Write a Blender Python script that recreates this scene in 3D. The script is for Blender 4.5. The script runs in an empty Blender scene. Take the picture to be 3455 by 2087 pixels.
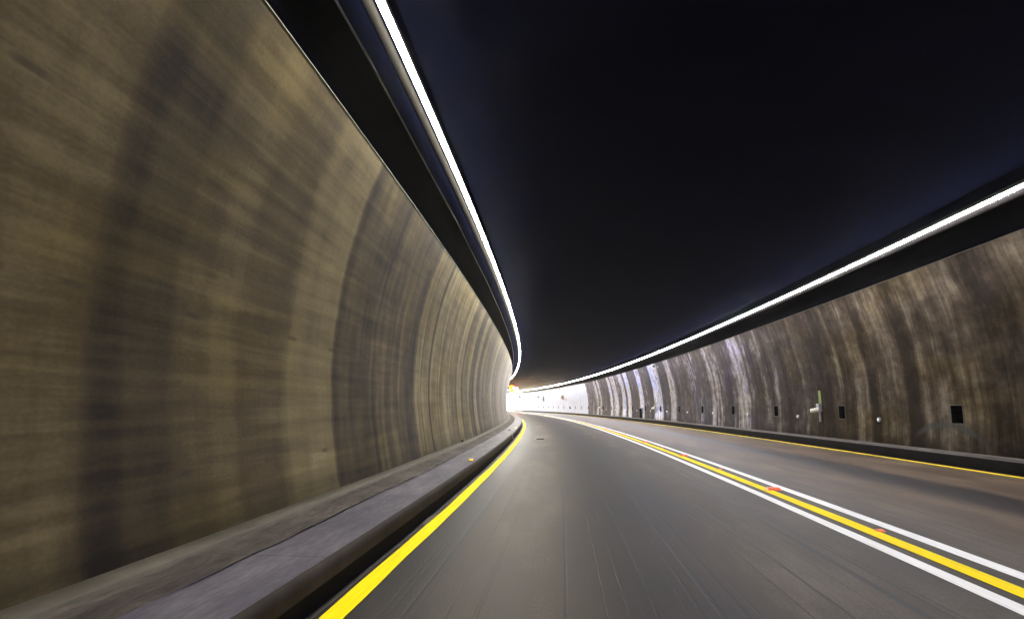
import bpy, bmesh, math, random
import numpy as np
from mathutils import Matrix, Vector
random.seed(7)

# ------------------------------------------------------------------ camera
FPX, PITCH, YAW, ROLL, EYE = 2000.0, 0.16187, -0.09498, 0.00455, 1.2
scn = bpy.context.scene
col = scn.collection
cam_d = bpy.data.cameras.new("camera")
cam = bpy.data.objects.new("camera", cam_d)
col.objects.link(cam)
cam_d.sensor_fit = 'HORIZONTAL'
cam_d.sensor_width = 36.0
cam_d.lens = FPX / 3455 * 36
cam_d.clip_start = 0.05
cam_d.clip_end = 5000
cy, sy = math.cos(YAW), math.sin(YAW)
r = Vector((cy, -sy, 0)); f0 = Vector((sy, cy, 0)); u0 = Vector((0, 0, 1))
cp, sp = math.cos(PITCH), math.sin(PITCH)
fw = f0 * cp + u0 * sp; up = u0 * cp - f0 * sp
cr, sr = math.cos(ROLL), math.sin(ROLL)
r2 = r * cr + up * sr; up2 = up * cr - r * sr
M = Matrix((r2, up2, -fw)).transposed().to_4x4()
M.translation = Vector((0, 0, EYE))
cam.matrix_world = M
scn.camera = cam

# ------------------------------------------------------------------ light
SUN_DIR = Vector((-0.66, 0.42, 0.62)).normalized()      # towards the sun, beyond the tunnel mouth
w = bpy.data.worlds.new("World"); scn.world = w; w.use_nodes = True
nt = w.node_tree; bg = nt.nodes['Background']
sky = nt.nodes.new('ShaderNodeTexSky'); sky.sky_type = 'NISHITA'; sky.sun_disc = False
sky.sun_elevation = math.asin(SUN_DIR.z); sky.sun_rotation = math.atan2(SUN_DIR.x, SUN_DIR.y)
nt.links.new(sky.outputs[0], bg.inputs[0]); bg.inputs[1].default_value = 0.12
sd = bpy.data.lights.new("sun", 'SUN'); sd.energy = 5.0; sd.angle = math.radians(0.5); sd.color = (1, .96, .9)
so = bpy.data.objects.new("sun", sd); col.objects.link(so)
so.rotation_euler = SUN_DIR.to_track_quat('Z', 'Y').to_euler(); so.location = (-60, 160, 80)
STRIP = 8.5            # radiance of the tube lamps
scn.view_settings.view_transform = 'Standard'; scn.view_settings.look = 'None'
scn.view_settings.gamma = 1; scn.view_settings.exposure = 4.0
scn.cycles.use_denoising = True
scn.cycles.max_bounces = 8
scn.cycles.volume_bounces = 0
scn.cycles.use_adaptive_sampling = False
scn.cycles.sample_clamp_indirect = 3.0

# ------------------------------------------------------------------ the bend the tunnel follows
KN = [0, 10, 20, 30, 40, 55, 75, 100, 140, 200]
KV = [2.0769, 2.24260, 1.68131, 1.62026, 2.04766, 1.47410, 1.85015, 2.00751, 2.59959, 2.60463]
DS = 0.25; S0, S1 = -40.0, 420.0
SS = np.arange(S0, S1 + DS, DS)
kk = np.interp(SS, KN, KV) * 1e-3
TH = np.concatenate([[0], np.cumsum((kk[1:] + kk[:-1]) / 2 * DS)])
XX = -np.concatenate([[0], np.cumsum((np.sin(TH[1:]) + np.sin(TH[:-1])) / 2 * DS)])
YY = np.concatenate([[0], np.cumsum((np.cos(TH[1:]) + np.cos(TH[:-1])) / 2 * DS)])
i0 = int(round(-S0 / DS)); t0 = TH[i0]; TH = TH - t0; x0, y0 = XX[i0], YY[i0]
c_, s_ = math.cos(t0), math.sin(t0)
XX, YY = (XX - x0) * c_ + (YY - y0) * s_, -(XX - x0) * s_ + (YY - y0) * c_

def P(s, u, z):
    th = np.interp(s, SS, TH)
    return np.stack([np.interp(s, SS, XX) + u * np.cos(th), np.interp(s, SS, YY) + u * np.sin(th), z + 0 * s + 0 * u], -1)

def pt(s, u, z):
    return Vector(P(np.float64(s), np.float64(u), np.float64(z)).tolist())

def head(s):
    return float(np.interp(s, SS, TH))

PORTAL = 147.5
LW = (-2.58106, 0.23823, -0.24252, 0.08223, 4.21994)
RW = (8.69276, 0.25, 0.1001, -0.05436, 4.34317)
def wall_u(wl, z):
    return wl[0] + wl[2] * (z - wl[1]) + wl[3] * (z - wl[1]) ** 2

# ------------------------------------------------------------------ helpers
def tag(o, label=None, cat=None, group=None, kind=None):
    if label: o['label'] = label
    if cat: o['category'] = cat
    if group: o['group'] = group
    if kind: o['kind'] = kind
    return o

def thing(name, label, cat, loc=(0, 0, 0), rz=0.0, group=None):
    o = bpy.data.objects.new(name, None); col.objects.link(o)
    o.empty_display_size = .2
    o.location = loc; o.rotation_euler = (0, 0, rz)
    return tag(o, label, cat, group)

def link(name, me, m=None, parent=None, smooth=False):
    o = bpy.data.objects.new(name, me); col.objects.link(o)
    if m: me.materials.append(m)
    if parent: o.parent = parent
    if smooth:
        for p in me.polygons: p.use_smooth = True
    return o

def grid_mesh(name, V, uv, closed=False, skip=None):
    """V: (n,m,3) grid; uv: (n,m,2).  skip(i,j) leaves a face out."""
    n, m = V.shape[:2]
    me = bpy.data.meshes.new(name)
    I = np.arange(n * m).reshape(n, m)
    a, b, c, d = I[:-1, :-1], I[:-1, 1:], I[1:, 1:], I[1:, :-1]
    F = np.stack([a, d, c, b], -1)
    if skip is not None:
        F = F[~skip]
    else:
        F = F.reshape(-1, 4)
    F = F.reshape(-1, 4)
    me.vertices.add(n * m); me.vertices.foreach_set('co', V.reshape(-1).astype(np.float32))
    me.loops.add(F.size); me.loops.foreach_set('vertex_index', F.reshape(-1).astype(np.int32))
    me.polygons.add(len(F))
    me.polygons.foreach_set('loop_start', (np.arange(len(F)) * 4).astype(np.int32))
    me.polygons.foreach_set('loop_total', np.full(len(F), 4, np.int32))
    l = me.uv_layers.new(name='UVMap')
    l.data.foreach_set('uv', uv.reshape(-1, 2)[F.reshape(-1)].reshape(-1).astype(np.float32))
    me.update(calc_edges=True); me.validate()
    return me

def sweep(name, prof, sa, vcoord=None, caps=False, flip=False):
    """sweep an open or closed (first=last) profile [(u,z)..] along stations sa; UV = (s, vcoord)."""
    sa = np.asarray(sa, float); pr = np.asarray(prof, float)
    Sg, U = np.meshgrid(sa, pr[:, 0], indexing='ij'); Z = np.broadcast_to(pr[:, 1], U.shape)
    V = P(Sg, U, Z)
    v = pr[:, 1] if vcoord is None else np.asarray(vcoord, float)
    uv = np.stack([Sg, np.broadcast_to(v, U.shape)], -1)
    if flip: V = V[:, ::-1]; uv = uv[:, ::-1]
    me = grid_mesh(name, V, uv)
    if caps:
        bm = bmesh.new(); bm.from_mesh(me)
        bmesh.ops.remove_doubles(bm, verts=bm.verts, dist=1e-5)
        bmesh.ops.holes_fill(bm, edges=[e for e in bm.edges if e.is_boundary], sides=0)
        bmesh.ops.recalc_face_normals(bm, faces=bm.faces)
        bm.to_mesh(me); bm.free()
    return me

def bm_mesh(name, bm, bevel=0.0, smooth=False):
    if bevel > 0:
        bmesh.ops.bevel(bm, geom=list(bm.edges), offset=bevel, segments=2, affect='EDGES', profile=.5, clamp_overlap=True)
    bmesh.ops.recalc_face_normals(bm, faces=bm.faces)
    me = bpy.data.meshes.new(name); bm.to_mesh(me); bm.free()
    return me

def box(bm, c, s, rot=None):
    m = Matrix.Translation(c)
    if rot is not None: m = m @ rot
    m = m @ Matrix.Diagonal((s[0], s[1], s[2], 1))
    return bmesh.ops.create_cube(bm, size=1, matrix=m)['verts']

def cyl(bm, c, r1, r2_, h, axis='Z', seg=24):
    m = Matrix.Translation(c)
    if axis == 'X': m = m @ Matrix.Rotation(math.pi / 2, 4, 'Y')
    if axis == 'Y': m = m @ Matrix.Rotation(math.pi / 2, 4, 'X')
    return bmesh.ops.create_cone(bm, cap_ends=True, segments=seg, radius1=r1, radius2=r2_, depth=h, matrix=m)['verts']

# ------------------------------------------------------------------ node materials
class NT:
    def __init__(s, name):
        s.m = bpy.data.materials.new(name); s.m.use_nodes = True
        s.t = s.m.node_tree; s.b = s.t.nodes['Principled BSDF']
    def n(s, typ, ins=None, **k):
        x = s.t.nodes.new(typ)
        for a, v in k.items(): setattr(x, a, v)
        for a, v in (ins or {}).items(): s.set(x.inputs[a], v)
        return x
    def set(s, i, v):
        if isinstance(v, bpy.types.NodeSocket): s.t.links.new(v, i)
        elif isinstance(v, bpy.types.Node): s.t.links.new(v.outputs[0], i)
        else: i.default_value = v
    def math(s, op, a, b=0.0, c=None, clamp=False):
        x = s.n('ShaderNodeMath', operation=op); x.use_clamp = clamp
        s.set(x.inputs[0], a); s.set(x.inputs[1], b)
        if c is not None: s.set(x.inputs[2], c)
        return x.outputs[0]
    def rng(s, v, a, b, c, d, smooth=True):
        x = s.n('ShaderNodeMapRange'); x.interpolation_type = 'SMOOTHSTEP' if smooth else 'LINEAR'
        s.set(x.inputs[0], v)
        for i, q in zip((1, 2, 3, 4), (a, b, c, d)): s.set(x.inputs[i], q)
        return x.outputs[0]
    def noise(s, vec, scale=1.0, detail=3.0, rough=.55, dim='3D'):
        x = s.n('ShaderNodeTexNoise'); x.noise_dimensions = dim
        if dim == '1D': s.set(x.inputs['W'], vec)
        else: s.set(x.inputs['Vector'], vec)
        x.inputs['Scale'].default_value = scale; x.inputs['Detail'].default_value = detail; x.inputs['Roughness'].default_value = rough
        return x.outputs[0]
    def mix(s, f, a, b, blend='MIX'):
        x = s.n('ShaderNodeMix', data_type='RGBA', blend_type=blend); s.set(x.inputs[0], f); s.set(x.inputs[6], a); s.set(x.inputs[7], b)
        return x.outputs[2]
    def ramp(s, v, stops, interp='LINEAR'):
        x = s.n('ShaderNodeValToRGB'); s.set(x.inputs[0], v); cr_ = x.color_ramp; cr_.interpolation = interp
        while len(cr_.elements) < len(stops): cr_.elements.new(.5)
        for e, (p, c) in zip(cr_.elements, stops):
            e.position = p; e.color = (c, c, c, 1) if not isinstance(c, tuple) else (*c, 1)
        return x.outputs[0]
    def vec(s, a, b, c=0.0):
        x = s.n('ShaderNodeCombineXYZ'); s.set(x.inputs[0], a); s.set(x.inputs[1], b); s.set(x.inputs[2], c)
        return x.outputs[0]
    def uv(s):
        x = s.n('ShaderNodeUVMap'); y = s.n('ShaderNodeSeparateXYZ', {0: x.outputs[0]})
        return y.outputs[0], y.outputs[1]
    def bump(s, h, strength=.3, dist=.02):
        x = s.n('ShaderNodeBump', {'Height': h}); x.inputs['Strength'].default_value = strength; x.inputs['Distance'].default_value = dist
        s.t.links.new(x.outputs[0], s.b.inputs['Normal'])
    def out(s, color=None, rough=None, **k):
        if color is not None: s.set(s.b.inputs['Base Color'], color)
        if rough is not None: s.set(s.b.inputs['Roughness'], rough)
        for a, v in k.items(): s.set(s.b.inputs[a.replace('_', ' ')], v)
        return s.m

def C4(r, g, b): return (r, g, b, 1.0)

def bands(N, sv, lo, hi, stops, rest=0.5):
    """stops: [(s, value)] piecewise; returns 0..1 value along s"""
    t = N.rng(sv, lo, hi, 0.0, 1.0, smooth=False)
    return N.ramp(t, [((a - lo) / (hi - lo), v) for a, v in stops])

def concrete_wall(name, side):
    N = NT(name); sv, z = N.uv()
    # wobble so that streaks are not ruler-straight
    wob = N.noise(N.vec(N.math('MULTIPLY', sv, .5), N.math('MULTIPLY', z, .7)), 1.0, 2)
    sw = N.math('ADD', sv, N.math('MULTIPLY', N.math('SUBTRACT', wob, .5), .25))
    streak = N.noise(N.vec(N.math('MULTIPLY', sw, 3.2), N.math('MULTIPLY', z, .28)), 1.0, 4, .6)
    streakf = N.noise(N.vec(N.math('MULTIPLY', sw, 11.0), N.math('MULTIPLY', z, .6)), 1.0, 3, .6)
    big = N.noise(N.vec(N.math('MULTIPLY', sv, .7), N.math('MULTIPLY', z, .45), 3.0), 1.0, 3, .5)
    mott = N.noise(N.vec(N.math('MULTIPLY', sv, 2.0), N.math('MULTIPLY', z, 2.3), 5.0), 1.0, 5, .65)
    board = N.noise(N.vec(N.math('MULTIPLY', sv, .4), N.math('MULTIPLY', z, 7.0), 8.0), 1.0, 3, .55)
    grain = N.noise(N.vec(N.math('MULTIPLY', sv, 26), N.math('MULTIPLY', z, 40)), 1.0, 2, .5)
    cell = N.n('ShaderNodeTexVoronoi'); cell.voronoi_dimensions = '1D'; cell.feature = 'F1'
    N.set(cell.inputs['W'], sw); cell.inputs['Scale'].default_value = 0.95
    cr_ = N.n('ShaderNodeSeparateColor', {0: cell.outputs['Color']}).outputs[0]
    edge = N.n('ShaderNodeTexVoronoi'); edge.voronoi_dimensions = '1D'; edge.feature = 'DISTANCE_TO_EDGE'
    N.set(edge.inputs['W'], sw); edge.inputs['Scale'].default_value = 0.95
    joint = N.rng(edge.outputs[0], .012, .04, 1.0, 0.0)
    if side == 'L':
        st = [(0, .7), (2.3, .78), (2.95, .80), (3.12, .62), (3.22, .2), (3.40, .18), (3.52, .34), (3.86, .30), (3.98, .55), (4.3, .55), (4.45, .74), (4.68, .72), (4.85, .48), (5.55, .44), (5.78, .86),
              (6.6, .9), (6.88, .84), (6.98, .08), (7.10, .12), (7.2, .36), (8.0, .30), (8.5, .2), (8.62, .46), (9.4, .36), (10.2, .3), (10.9, .16), (11.2, .62), (12.3, .66), (12.44, .3), (12.6, .68), (15.6, .66), (16, .6)]
        tone = bands(N, sw, 0, 16, st)
        inband = N.rng(sv, 15.0, 16.5, 1.0, 0.0)
    else:
        st = [(11.5, .5), (12.0, .3), (12.6, .2), (13.0, .55), (14.9, .5), (15.3, .08), (15.5, .1), (15.75, .58), (16.7, .55), (17.2, .2), (17.4, .5), (17.9, .6), (18.6, .2), (18.8, .46), (19.3, .2), (20.4, .24), (21.4, .5), (21.8, .2), (22.9, .18), (23.8, .56), (24.2, .15), (24.7, .5), (25.9, .2), (27.2, .7), (28.0, .78), (28.6, .3), (29.5, .2), (31.2, .6), (32.2, .62), (32.8, .2), (34.5, .4), (36.3, .35)]
        toneA = bands(N, sw, 11.5, 36.3, st)
        st2 = [(36.3, .35), (38.0, .28), (39.4, .1), (40.0, .5), (40.2, .7), (41.3, .66), (41.5, .18), (43.6, .22), (43.9, .8), (45.0, .86), (45.1, .95), (46.3, 1.0), (46.5, .12), (48.5, .3), (49.9, .2), (50.1, .95), (51.4, .95), (51.6, .2), (54.9, .22), (55.1, .9), (56.4, .85), (56.7, .2), (57.5, .3), (57.7, .9), (58.9, .8), (59.5, .35), (61.2, .4), (61.5, .8), (62.9, .75), (64, .3), (64.4, .75), (65.4, .7)]
        toneB = bands(N, sw, 36.3, 65.4, st2)
        st3 = [(65.4, .7), (65.7, .15), (69.1, .2), (70.8, .4), (71.0, .75), (71.5, .6), (72.7, .3), (72.9, .6), (74.2, .55), (74.4, .35), (78, .3), (80, .4)]
        toneC = bands(N, sw, 65.4, 80, st3)
        tone = N.mix(N.math('GREATER_THAN', sw, 36.3), toneA, toneB)
        tone = N.mix(N.math('GREATER_THAN', sw, 65.4), tone, toneC)
        inband = N.rng(sv, 10.5, 11.5, 0.0, 1.0)
    rnd = N.math('MULTIPLY_ADD', cr_, .62, .16)
    lum = N.mix(inband, rnd, tone)
    lumv = N.n('ShaderNodeSeparateColor', {0: lum}).outputs[0]
    lumv = N.math('ADD', lumv, N.math('MULTIPLY', N.math('SUBTRACT', streak, .5), N.rng(sv, 5.0, 9.0, .25, 1.1)))
    lumv = N.math('ADD', lumv, N.math('MULTIPLY', N.math('SUBTRACT', streakf, .5), N.rng(sv, 6.0, 16.0, .12, .5)))
    lumv = N.math('ADD', lumv, N.math('MULTIPLY', N.math('SUBTRACT', big, .5), .7))
    if side == 'L': lumv = N.math('ADD', lumv, N.math('SUBTRACT', N.rng(sv, 7.0, 50.0, 0.0, .42, smooth=False), N.rng(sv, 2.0, 8.0, .30, .10)))  # painted brighter towards the exit and dimmer nearby, as the lighting varies
    else: lumv = N.math('SUBTRACT', lumv, N.rng(sv, 14.0, 40.0, .16, 0.04))
    lumv = N.math('ADD', lumv, N.math('MULTIPLY', N.math('SUBTRACT', mott, .5), .55 if side == 'L' else 1.0))
    lumv = N.math('ADD', lumv, N.math('MULTIPLY', N.math('SUBTRACT', board, .5), N.rng(sv, 5.0, 11.0, 1.1, .35) if side == 'L' else .15))
    if side == 'L':
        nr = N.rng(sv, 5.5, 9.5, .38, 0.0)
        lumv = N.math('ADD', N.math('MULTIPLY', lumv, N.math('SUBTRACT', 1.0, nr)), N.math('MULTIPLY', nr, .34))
    jm = N.rng(sv, 10.5, 12.5, 0.0, 1.0) if side == 'L' else N.rng(sv, 26, 34, 0.0, 1.0)
    joint = N.math('MULTIPLY', joint, jm)
    lumv = N.math('SUBTRACT', lumv, N.math('MULTIPLY', joint, .6), 0.0, clamp=True)
    if side == 'L':
        c = N.ramp(lumv, [(0, (.021, .017, .014)), (.35, (.066, .051, .030)), (.7, (.142, .116, .062)), (1, (.24, .20, .125))])
    else:
        c = N.ramp(lumv, [(0, (.022, .017, .014)), (.35, (.056, .0435, .031)), (.7, (.118, .098, .072)), (1, (.25, .28, .36))])  # palest bands coloured blue for daylight mirrored from the exit
        mk2 = N.rng(N.noise(N.vec(N.math('MULTIPLY', sv, 1.3), N.math('MULTIPLY', z, 1.1), 31.0), 1.0, 5, .62), .3, .7, .7, 1.2)
        c = N.mix(1.0, c, N.vec(mk2, mk2, mk2), 'MULTIPLY')
        # low arc-shaped smear under the nearest vent
        dx = N.math('SUBTRACT', sv, 14.3); arc = N.math('SUBTRACT', 0.83, N.math('MULTIPLY', N.math('MULTIPLY', dx, dx), .22))
        dz = N.math('ABSOLUTE', N.math('SUBTRACT', z, arc))
        am = N.math('MULTIPLY', N.rng(dz, .02, .11, .75, 0.0), N.rng(N.math('ABSOLUTE', dx), .7, 1.3, 1.0, 0.0))
        c = N.mix(am, c, C4(.045, .05, .05))
    if side == 'R':      # blue tint painted on the far half for sheen from the exit
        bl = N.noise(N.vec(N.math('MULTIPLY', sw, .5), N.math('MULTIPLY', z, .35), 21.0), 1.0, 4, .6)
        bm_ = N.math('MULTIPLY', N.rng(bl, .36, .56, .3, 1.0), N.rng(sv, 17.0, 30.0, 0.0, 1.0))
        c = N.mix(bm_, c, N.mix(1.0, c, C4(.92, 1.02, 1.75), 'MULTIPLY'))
    olive = N.noise(N.vec(N.math('MULTIPLY', sv, .35), N.math('MULTIPLY', z, .8), 12.0), 1.0, 2)
    c = N.mix(N.rng(olive, .45, .65, 0.0, .5), c, N.mix(1.0, c, C4(1.02, .97, .62), 'MULTIPLY'))
    c = N.mix(.18, c, N.mix(1.0, c, N.ramp(grain, [(.3, .5), (.7, 1.5)]), 'MULTIPLY'))
    if side == 'L':      # rows of dark form-tie marks
        for zr, ph, per in ((1.86, .0, .55), (2.86, .3, .8), (.72, .5, 1.3)):
            fx = N.math('ABSOLUTE', N.math('SUBTRACT', N.math('FRACT', N.math('DIVIDE', N.math('ADD', sw, ph), per)), .5))
            dzr = N.math('ABSOLUTE', N.math('SUBTRACT', N.math('ADD', z, N.math('MULTIPLY', N.math('SUBTRACT', wob, .5), .12)), zr))
            mk = N.math('MULTIPLY', N.rng(N.math('MULTIPLY', fx, per), .05, .16, 1.0, 0.0), N.rng(dzr, .010, .032, 1.0, 0.0))
            mk = N.math('MULTIPLY', mk, N.rng(mott, .42, .58, .05, .6))
            c = N.mix(N.math('MULTIPLY', mk, N.rng(sv, 9.0, 13.0, 1.0, .3)), c, C4(.03, .025, .022))
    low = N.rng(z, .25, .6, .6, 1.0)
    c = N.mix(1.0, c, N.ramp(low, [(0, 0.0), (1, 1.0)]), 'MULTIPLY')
    rough = N.rng(lumv, .3, .9, .6, .26) if side == 'R' else N.rng(sv, 15, 42, .6, .42)
    N.bump(N.math('ADD', N.math('MULTIPLY', board, .6), N.math('ADD', N.math('MULTIPLY', mott, .4), N.math('MULTIPLY', joint, -.8))), .35, .012)
    return N.out(c, rough, Specular_IOR_Level=N.math('MULTIPLY', N.rng(lumv, .3, .8, .04, .6), N.rng(sv, 16, 34, .1, 1.0)) if side == 'R' else N.rng(sv, 16.0, 48.0, .03, .10))

def painted_wall(name):
    N = NT(name); sv, z = N.uv()
    st = N.noise(N.vec(N.math('MULTIPLY', sv, 1.6), N.math('MULTIPLY', z, .3)), 1, 4, .6)
    mt = N.noise(N.vec(N.math('MULTIPLY', sv, 1.0), N.math('MULTIPLY', z, 1.4), 4), 1, 4)
    edge = N.n('ShaderNodeTexVoronoi'); edge.voronoi_dimensions = '1D'; edge.feature = 'DISTANCE_TO_EDGE'
    N.set(edge.inputs['W'], sv); edge.inputs['Scale'].default_value = .28
    j = N.rng(edge.outputs[0], .006, .02, 1.0, 0.0)
    v = N.math('ADD', N.math('MULTIPLY', st, .6), N.math('MULTIPLY', mt, .4))
    c = N.ramp(v, [(.3, (.19, .205, .23)), (.5, (.26, .285, .335)), (.75, (.32, .355, .43))])
    # brown smear beside the round plate
    ds = N.math('DIVIDE', N.math('SUBTRACT', sv, 97.4), 1.7); dz = N.math('DIVIDE', N.math('SUBTRACT', z, 2.82), .42)
    rr = N.math('ADD', N.math('MULTIPLY', ds, ds), N.math('MULTIPLY', dz, dz))
    rr = N.math('ADD', rr, N.math('MULTIPLY', N.math('SUBTRACT', mt, .5), 1.5))
    c = N.mix(N.rng(rr, .1, 1.2, .6, 0.0), c, C4(.36, .27, .17))
    ds2 = N.math('DIVIDE', N.math('SUBTRACT', sv, 116.5), 1.6); dz2 = N.math('DIVIDE', N.math('SUBTRACT', z, 2.9), .5)
    rr2 = N.math('ADD', N.math('MULTIPLY', ds2, ds2), N.math('MULTIPLY', dz2, dz2))
    c = N.mix(N.rng(rr2, .1, 1.2, .35, 0.0), c, C4(.45, .42, .36))
    c = N.mix(N.math('MULTIPLY', j, .5), c, C4(.35, .36, .38))
    return N.out(c, .5, Specular_IOR_Level=.15)

def simple(name, c, rough=.6, metal=0.0, var=.25, scale=8.0, bump=0.0, spec=.3):
    N = NT(name)
    tc = N.n('ShaderNodeTexCoord').outputs['Object']
    n1 = N.noise(tc, scale, 4)
    k = N.rng(n1, .3, .7, 1 - var, 1 + var * .6, smooth=False)
    cc = N.mix(1.0, C4(*c), N.vec(k, k, k), 'MULTIPLY')
    if bump: N.bump(n1, bump, .01)
    return N.out(cc, N.rng(n1, .3, .7, max(.05, rough - .08), min(1, rough + .08)), Metallic=metal, Specular_IOR_Level=spec)

def lamp_mat(name, c, strength, body=(.8, .8, .8)):
    N = NT(name)
    N.b.inputs['Emission Color'].default_value = C4(*c); N.b.inputs['Emission Strength'].default_value = strength
    return N.out(C4(*body), .3)

def road_mat():
    N = NT('road_concrete'); sv, u = N.uv()
    fine = N.noise(N.math('MULTIPLY', u, 16.0), 1.0, 3, .75, dim='1D')
    mask = N.noise(N.vec(N.math('MULTIPLY', sv, .16), N.math('MULTIPLY', u, 2.2), 2), 1, 3)
    grv = N.math('MULTIPLY', N.rng(fine, .34, .42, 1.0, 0.0), N.rng(mask, .38, .55, .15, 1.0))
    sc = N.noise(N.vec(N.math('MULTIPLY', sv, .35), N.math('MULTIPLY', u, 34)), 1, 2, .6)
    scr = N.math('MULTIPLY', N.rng(sc, .68, .76, 0.0, 1.0), N.rng(mask, .5, .35, 0.0, 1.0))
    blot = N.noise(N.vec(N.math('MULTIPLY', sv, .3), N.math('MULTIPLY', u, 1.1), 7), 1, 4, .6)
    grain = N.noise(N.vec(N.math('MULTIPLY', sv, 22), N.math('MULTIPLY', u, 60)), 1, 3, .6)
    uu = N.math('ADD', u, N.math('MULTIPLY', N.math('SUBTRACT', blot, .5), .5))
    def oil(c0, w, k):
        return N.rng(N.math('ABSOLUTE', N.math('SUBTRACT', uu, c0)), w * .25, w, k, 0.0)
    dark = N.math('ADD', N.math('ADD', oil(.8, 1.0, .5), oil(5.65, .65, .85)), N.rng(uu, -1.25, -.55, .75, 0.0))
    v = N.math('SUBTRACT', N.math('ADD', .74, N.math('MULTIPLY', N.math('SUBTRACT', blot, .5), .7)), N.math('MULTIPLY', dark, .62))
    v = N.math('ADD', v, N.math('MULTIPLY', N.math('SUBTRACT', grain, .5), .3))
    v = N.math('SUBTRACT', v, N.math('MULTIPLY', grv, .5))
    v = N.math('ADD', v, N.math('MULTIPLY', scr, .35), 0.0, clamp=True)
    c = N.ramp(v, [(0, (.008, .0078, .0105)), (.35, (.0175, .0150, .0168)), (.7, (.050, .041, .033)), (1, (.14, .12, .10))])
    c = N.mix(N.rng(u, 3.3, 4.4, 0.0, 1.0), c, N.mix(1.0, c, C4(1.28, 1.06, .84), 'MULTIPLY'))
    N.bump(N.math('SUBTRACT', N.math('MULTIPLY', grain, .5), N.math('MULTIPLY', grv, .9)), .3, .006)
    return N.out(c, N.rng(v, .1, .9, .5, .6), Specular_IOR_Level=.09)

def ceiling_mat():
    N = NT('sooty_ceiling'); sv, v = N.uv()
    n = N.noise(N.vec(N.math('MULTIPLY', sv, .12), v), 1, 4, .6)
    st = N.noise(N.vec(N.math('MULTIPLY', sv, .9), N.math('MULTIPLY', v, .5), 4), 1, 4, .6)
    k = N.rng(st, .3, .7, .85, 1.15)
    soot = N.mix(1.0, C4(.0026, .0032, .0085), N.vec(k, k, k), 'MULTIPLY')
    exit_glow = N.mix(1.0, C4(.17, .135, .09), N.vec(k, k, k), 'MULTIPLY')  # paler ceiling colour standing in for the glow near the exit
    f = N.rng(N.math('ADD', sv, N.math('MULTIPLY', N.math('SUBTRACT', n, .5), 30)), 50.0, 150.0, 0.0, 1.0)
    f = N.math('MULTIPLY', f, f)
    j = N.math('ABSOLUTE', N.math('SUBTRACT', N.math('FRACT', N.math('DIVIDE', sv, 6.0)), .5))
    c = N.mix(N.rng(j, 0, .006, .5, 0.0), N.mix(f, soot, exit_glow), C4(.002, .002, .003))
    N.bump(st, .3, .02)
    return N.out(c, .85, Specular_IOR_Level=0.0)

def slab_mat(name, dark=False):
    N = NT(name); sv, u = N.uv()
    n1 = N.noise(N.vec(N.math('MULTIPLY', sv, .9), N.math('MULTIPLY', u, 3.5)), 1, 4, .6)
    n2 = N.noise(N.vec(N.math('MULTIPLY', sv, 6), N.math('MULTIPLY', u, 30), 3), 1, 4, .65)
    jt = N.math('ABSOLUTE', N.math('SUBTRACT', N.math('FRACT', N.math('DIVIDE', sv, 2.6)), .5))
    j = N.rng(jt, .0, .008, 1.0, 0.0)
    v = N.math('ADD', N.math('MULTIPLY', n1, .6), N.math('MULTIPLY', n2, .4))
    if dark: c = N.ramp(v, [(.32, (0.0198, 0.0176, 0.0187)), (.5, (0.055, 0.0462, 0.0418)), (.68, (0.11, 0.0946, 0.0836))])
    else: c = N.ramp(v, [(.32, (0.0396, 0.0374, 0.0506)), (.5, (0.0792, 0.0726, 0.0924)), (.68, (0.143, 0.132, 0.1518))])
    c = N.mix(N.math('MULTIPLY', j, .6), c, C4(.03, .028, .03))
    N.bump(v, .8 if dark else .25, .02)
    return N.out(c, .6 if not dark else .8, Specular_IOR_Level=.1)

def paint_mat(name, c, wear=.3):
    N = NT(name); sv, u = N.uv()
    n1 = N.noise(N.vec(N.math('MULTIPLY', sv, 1.5), N.math('MULTIPLY', u, 30)), 1, 4, .65)
    k = N.rng(n1, .3, .62, 1 - wear, 1.0)
    return N.out(N.mix(1.0, C4(*c), N.vec(k, k, k), 'MULTIPLY'), .7, Specular_IOR_Level=.05)

def strip_mat(name, tint):
    N = NT(name); sv, z = N.uv()
    gain = N.math('ADD', N.math('ADD', 1.0, N.rng(sv, 2.0, 30.0, 0.0, 1.1, smooth=False)), N.rng(sv, 30.0, 147.0, 0.0, 1.6, smooth=False))
    fr = N.math('ABSOLUTE', N.math('SUBTRACT', N.math('FRACT', N.math('DIVIDE', sv, 1.28)), .5))
    end = N.rng(fr, .0, .03, .35, 1.0)
    e = N.math('MULTIPLY', N.math('MULTIPLY', gain, end), STRIP)
    N.b.inputs['Emission Color'].default_value = C4(*tint)
    N.set(N.b.inputs['Emission Strength'], e)
    return N.out(C4(.8, .8, .8), .3)

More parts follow.
